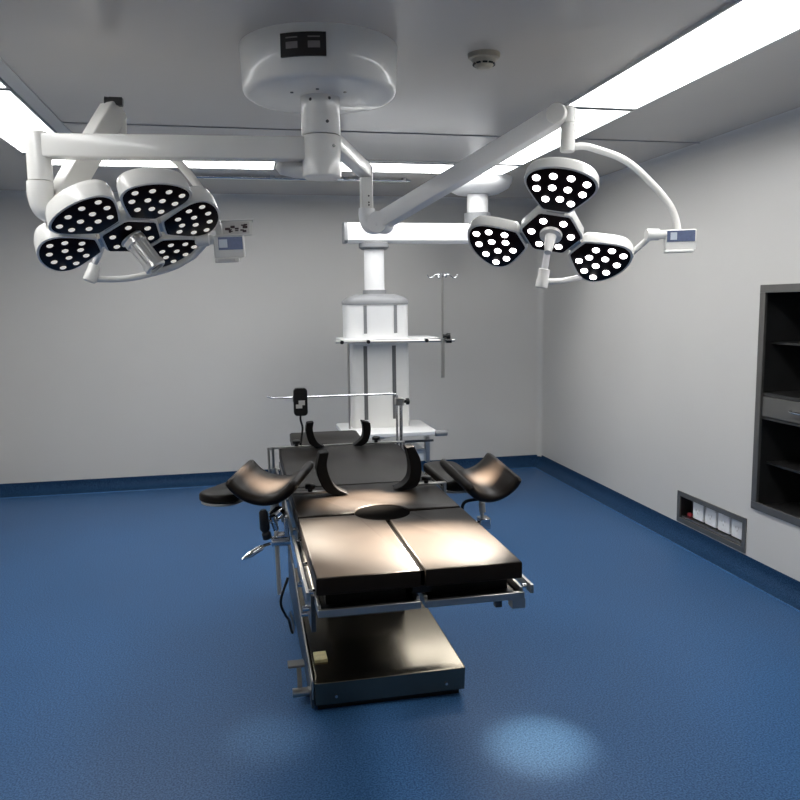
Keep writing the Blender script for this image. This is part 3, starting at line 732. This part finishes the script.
obj('post', B().cyl(mid, (.99, 3.06, .64), .008, n=14).cyl((.983, 3.07, .76), (.985, 3.065, .72), .014, n=14), M['steel'], tt2)
obj('rail_clamp', B().b2((.965, 3.03, .655), (1.01, 3.085, .70)).cyl((.835, 3.06, .675), (1.0, 3.06, .675), .011, n=14).b2((.815, 3.03, .665), (.845, 3.085, .785)), M['chrome'], tt2, .003)
obj('locking_lever', B().tube([(.965, 3.04, .785), (.90, 3.03, .78), (.885, 3.03, .75), (.885, 3.03, .72)], .007, 8, 4), M['black'], tt2)

def arm_board(outline, z0, z1, label, brk):
    cx = sum(p[0] for p in outline) / len(outline); cy = sum(p[1] for p in outline) / len(outline)
    tt = thing('arm_board', (cx, cy, z0), label, 'arm board', None)
    pad('board_pad', outline, z0 + .012, z1, tt, .012, M['leather'])
    pad('board_plate', [(cx + (a - cx) * .96, cy + (b - cy) * .96) for a, b in outline], z0, z0 + .011, tt, .003, M['steel'])
    obj('board_bracket', B().beam(brk[0], brk[1], .03, .012).b2((brk[1][0] - .014, brk[1][1] - .02, .745), (brk[1][0] + .014, brk[1][1] + .02, .80)), M['steel'], tt)
def rounded(p0, p1, w, rend=.5, n=6):
    p0 = V((*p0, 0)); p1 = V((*p1, 0)); d = (p1 - p0).normalized(); s = V((d.y, -d.x, 0)); out = []
    h = w / 2
    for k in range(n * 2 + 1):
        a = math.radians(-90 + 180 * k / (2 * n)); out.append(p1 - d * h * rend + d * math.cos(a) * h * rend - s * math.sin(a) * h * -1 * -1)
    for k in range(n * 2 + 1):
        a = math.radians(90 + 180 * k / (2 * n)); out.append(p0 + d * h * rend * .4 + d * math.cos(a) * h * rend * .4 - s * math.sin(a) * h)
    pts = [(p.x, p.y) for p in out]
    ar_ = sum(pts[i - 1][0] * pts[i][1] - pts[i][0] * pts[i - 1][1] for i in range(len(pts)))
    return pts if ar_ > 0 else pts[::-1]
arm_board(rounded((.12, 3.50), (-.135, 3.13), .17, .8), .800, .848, 'black flat arm board with rounded end sticking out left behind the leg support', ((.06, 3.45, .790), (X0 - .038, 3.45, .790)))
arm_board(rounded((.93, 3.12), (.925, 3.60), .165, .8), .790, .840, 'black flat arm board with rounded end behind the right leg support', ((.93, 3.42, .783), (X1 + .036, 3.42, .783)))

# anaesthesia screen frame and hand control
t = thing('screen_frame', (.84, 4.02, .76), 'thin chrome L-shaped rod standing over the head of the table', 'screen frame')
obj('upright_rod', B().cyl((.838, 4.02, .72), (.838, 4.02, 1.10), .009, n=12).cyl((.816, 4.02, .74), (.816, 4.02, 1.115), .006, n=12), M['chrome'], t)
obj('cross_rod', B().tube([(.816, 4.02, 1.09), (.812, 4.02, 1.115), (.795, 4.02, 1.122), (.70, 4.02, 1.122), (.30, 4.02, 1.122), (.19, 4.02, 1.122), (.165, 4.02, 1.124), (.138, 4.02, 1.134)], .0042, 10, 5), M['chrome'], t)
obj('clamp_block', B().b2((.808, 4.0, 1.06), (.852, 4.04, 1.10)), M['steel'], t, .003)
obj('clamp_knob', knob(B(), (.85, 4.02, 1.08), (1, 0, 0), .018, .035), M['black'], t)
obj('rail_clamp', B().b2((.80, 3.99, .745), (.85, 4.05, .79)), M['steel'], t, .003)
t = thing('hand_control', (.30, 3.99, 1.05), 'black handheld table remote hanging on the thin rod with its cable', 'remote control')
hb = obj('remote_body', B().layers([[V((p.x, 3.985 + h, p.y)) for p in [V((q.x, q.y, 0)) for q in rrect(.270, .340, 1.032, 1.175, 0, .018)]] for h in (-.018, .018)]), M['black'], t, .003)
obj('remote_label', B().b2((.280, 3.964, 1.072), (.312, 3.967, 1.092)).b2((.294, 3.964, 1.088), (.326, 3.967, 1.112)), M['paper'], hb)
obj('hanging_hook', B().b2((.268, 3.995, 1.10), (.30, 4.0135, 1.135)), M['black'], hb, .003)
obj('cable', B().tube([(.305, 3.985, 1.048), (.303, 3.985, 1.01), (.312, 3.985, .97), (.306, 3.985, .92), (.300, 3.985, .88), (.297, 3.985, .855)], .0055, 8, 5).cyl((.297, 3.985, .842), (.297, 3.985, .862), .02), M['black'], t)

# cable loop below the rail
tag(obj('power_cable', B().tube([(.150, 2.80, .60), (.12, 2.78, .52), (.135, 2.80, .46), (.15, 2.84, .42), (.17, 3.0, .30), (.20, 3.4, .15), (.215, 3.9, .02)], .005, 8, 6), M['black']), 'thin black cable hanging under the left side of the operating table', 'cable')

# ------------------------------------------------------------------ recessed cabinet in the right wall
t = thing('wall_cabinet', (XR, (CY0 + CY1) / 2, CZ0), 'dark steel cabinet recessed in the right wall with open shelves and a drawer', 'cabinet')
DX = XR + .36
cb = B()
cb.b2((XR + .001, CY0, CZ0), (DX, CY0 + .012, CZ1)); cb.b2((XR + .001, CY1 - .012, CZ0), (DX, CY1, CZ1))
cb.b2((XR + .001, CY0 + .012, CZ0), (DX, CY1 - .012, CZ0 + .012)); cb.b2((XR + .001, CY0 + .012, CZ1 - .012), (DX, CY1 - .012, CZ1))
cb.b2((DX - .012, CY0 + .012, CZ0 + .012), (DX, CY1 - .012, CZ1 - .012))
obj('carcass', cb, M['cabinet'], t)
ff = B(); w_ = .034
ff.b2((XR - .012, CY0 - .01, CZ0 - .01), (XR + .006, CY1 + .01, CZ0 + w_)); ff.b2((XR - .012, CY0 - .01, CZ1 - w_), (XR + .006, CY1 + .01, CZ1 + .01))
ff.b2((XR - .012, CY0 - .01, CZ0 + w_), (XR + .006, CY0 + w_, CZ1 - w_)); ff.b2((XR - .012, CY1 - w_, CZ0 + w_), (XR + .006, CY1 + .01, CZ1 - w_))
obj('face_frame', ff, M['frame'], t, .002)
obj('divider_shelf', B().b2((XR + .006, CY0 + .012, 1.055), (DX - .012, CY1 - .012, 1.075)).b2((XR + .006, CY0 + .012, .925), (DX - .012, CY1 - .012, .94)), M['cabinet'], t)
dr = obj('drawer', B().b2((XR + .000, CY0 + .036, .942), (XR + .26, CY1 - .036, 1.053)), M['frame'], t, .003)
obj('drawer_handle', B().tube([(XR - .002, 3.60, 1.005), (XR - .02, 3.59, 1.0), (XR - .022, 3.54, .997), (XR - .02, 3.49, 1.0), (XR - .002, 3.48, 1.005)], .006, 8, 4), M['chrome'], dr)
obj('shelf', B().b2((XR + .06, CY0 + .012, 1.345), (DX - .012, CY1 - .012, 1.357)), M['cabinet'], t)
obj('shelf', B().b2((XR + .06, CY0 + .012, .66), (DX - .012, CY1 - .012, .672)), M['cabinet'], t)
for k in range(9): obj('shelf_slot', B().b2((DX - .014, CY1 - .06, 1.40 + k * .022), (DX - .0115, CY1 - .04, 1.406 + k * .022)), M['dark'], t)

# socket box
t = thing('socket_box', (XR, (OY0 + OY1) / 2, OZ0), 'recessed dark metal socket box low on the right wall', 'socket box')
sb = B()
sb.b2((XR + .09, OY0, OZ0), (XR + .098, OY1, OZ1))
sb.b2((XR, OY0, OZ0), (XR + .09, OY0 + .008, OZ1)); sb.b2((XR, OY1 - .008, OZ0), (XR + .09, OY1, OZ1))
sb.b2((XR, OY0 + .008, OZ0), (XR + .09, OY1 - .008, OZ0 + .008)); sb.b2((XR, OY0 + .008, OZ1 - .008), (XR + .09, OY1 - .008, OZ1))
obj('recess_box', sb, M['steeldk'], t)
fm = B(); q = .024
fm.b2((XR - .008, OY0 - .008, OZ0 - .008), (XR + .004, OY1 + .008, OZ0 + q)); fm.b2((XR - .008, OY0 - .008, OZ1 - q), (XR + .004, OY1 + .008, OZ1 + .008))
fm.b2((XR - .008, OY0 - .008, OZ0 + q), (XR + .004, OY0 + q, OZ1 - q)); fm.b2((XR - .008, OY1 - q, OZ0 + q), (XR + .004, OY1 + .008, OZ1 - q))
obj('metal_frame', fm, M['frame'], t, .001)
obj('ledge', B().b2((XR + .006, OY0 + .03, OZ0 + .026), (XR + .03, OY1 - .03, OZ0 + .036)), M['steel'], t)
names = ['leftmost', 'second from left', 'third from left', 'rightmost']
for k in range(4):
    yc = 4.455 - k * .137
    s_ = obj('socket', B().b2((XR + .022, yc - .058, OZ0 + .045), (XR + .0895, yc + .058, OZ0 + .160)), M['socket'], t, .006)
    hl = B()
    for a_, b_ in ((-.014, 0), (.014, 0), (0, -.02)): hl.b2((XR + .020, yc + a_ - .003, OZ0 + .105 + b_), (XR + .0225, yc + a_ + .003, OZ0 + .117 + b_))
    obj('socket_hole', hl, M['wall'], s_)
obj('red_plug', B().b2((XR + .04, 4.56, OZ0 + .036), (XR + .06, 4.60, OZ0 + .056)), M['red'], t)
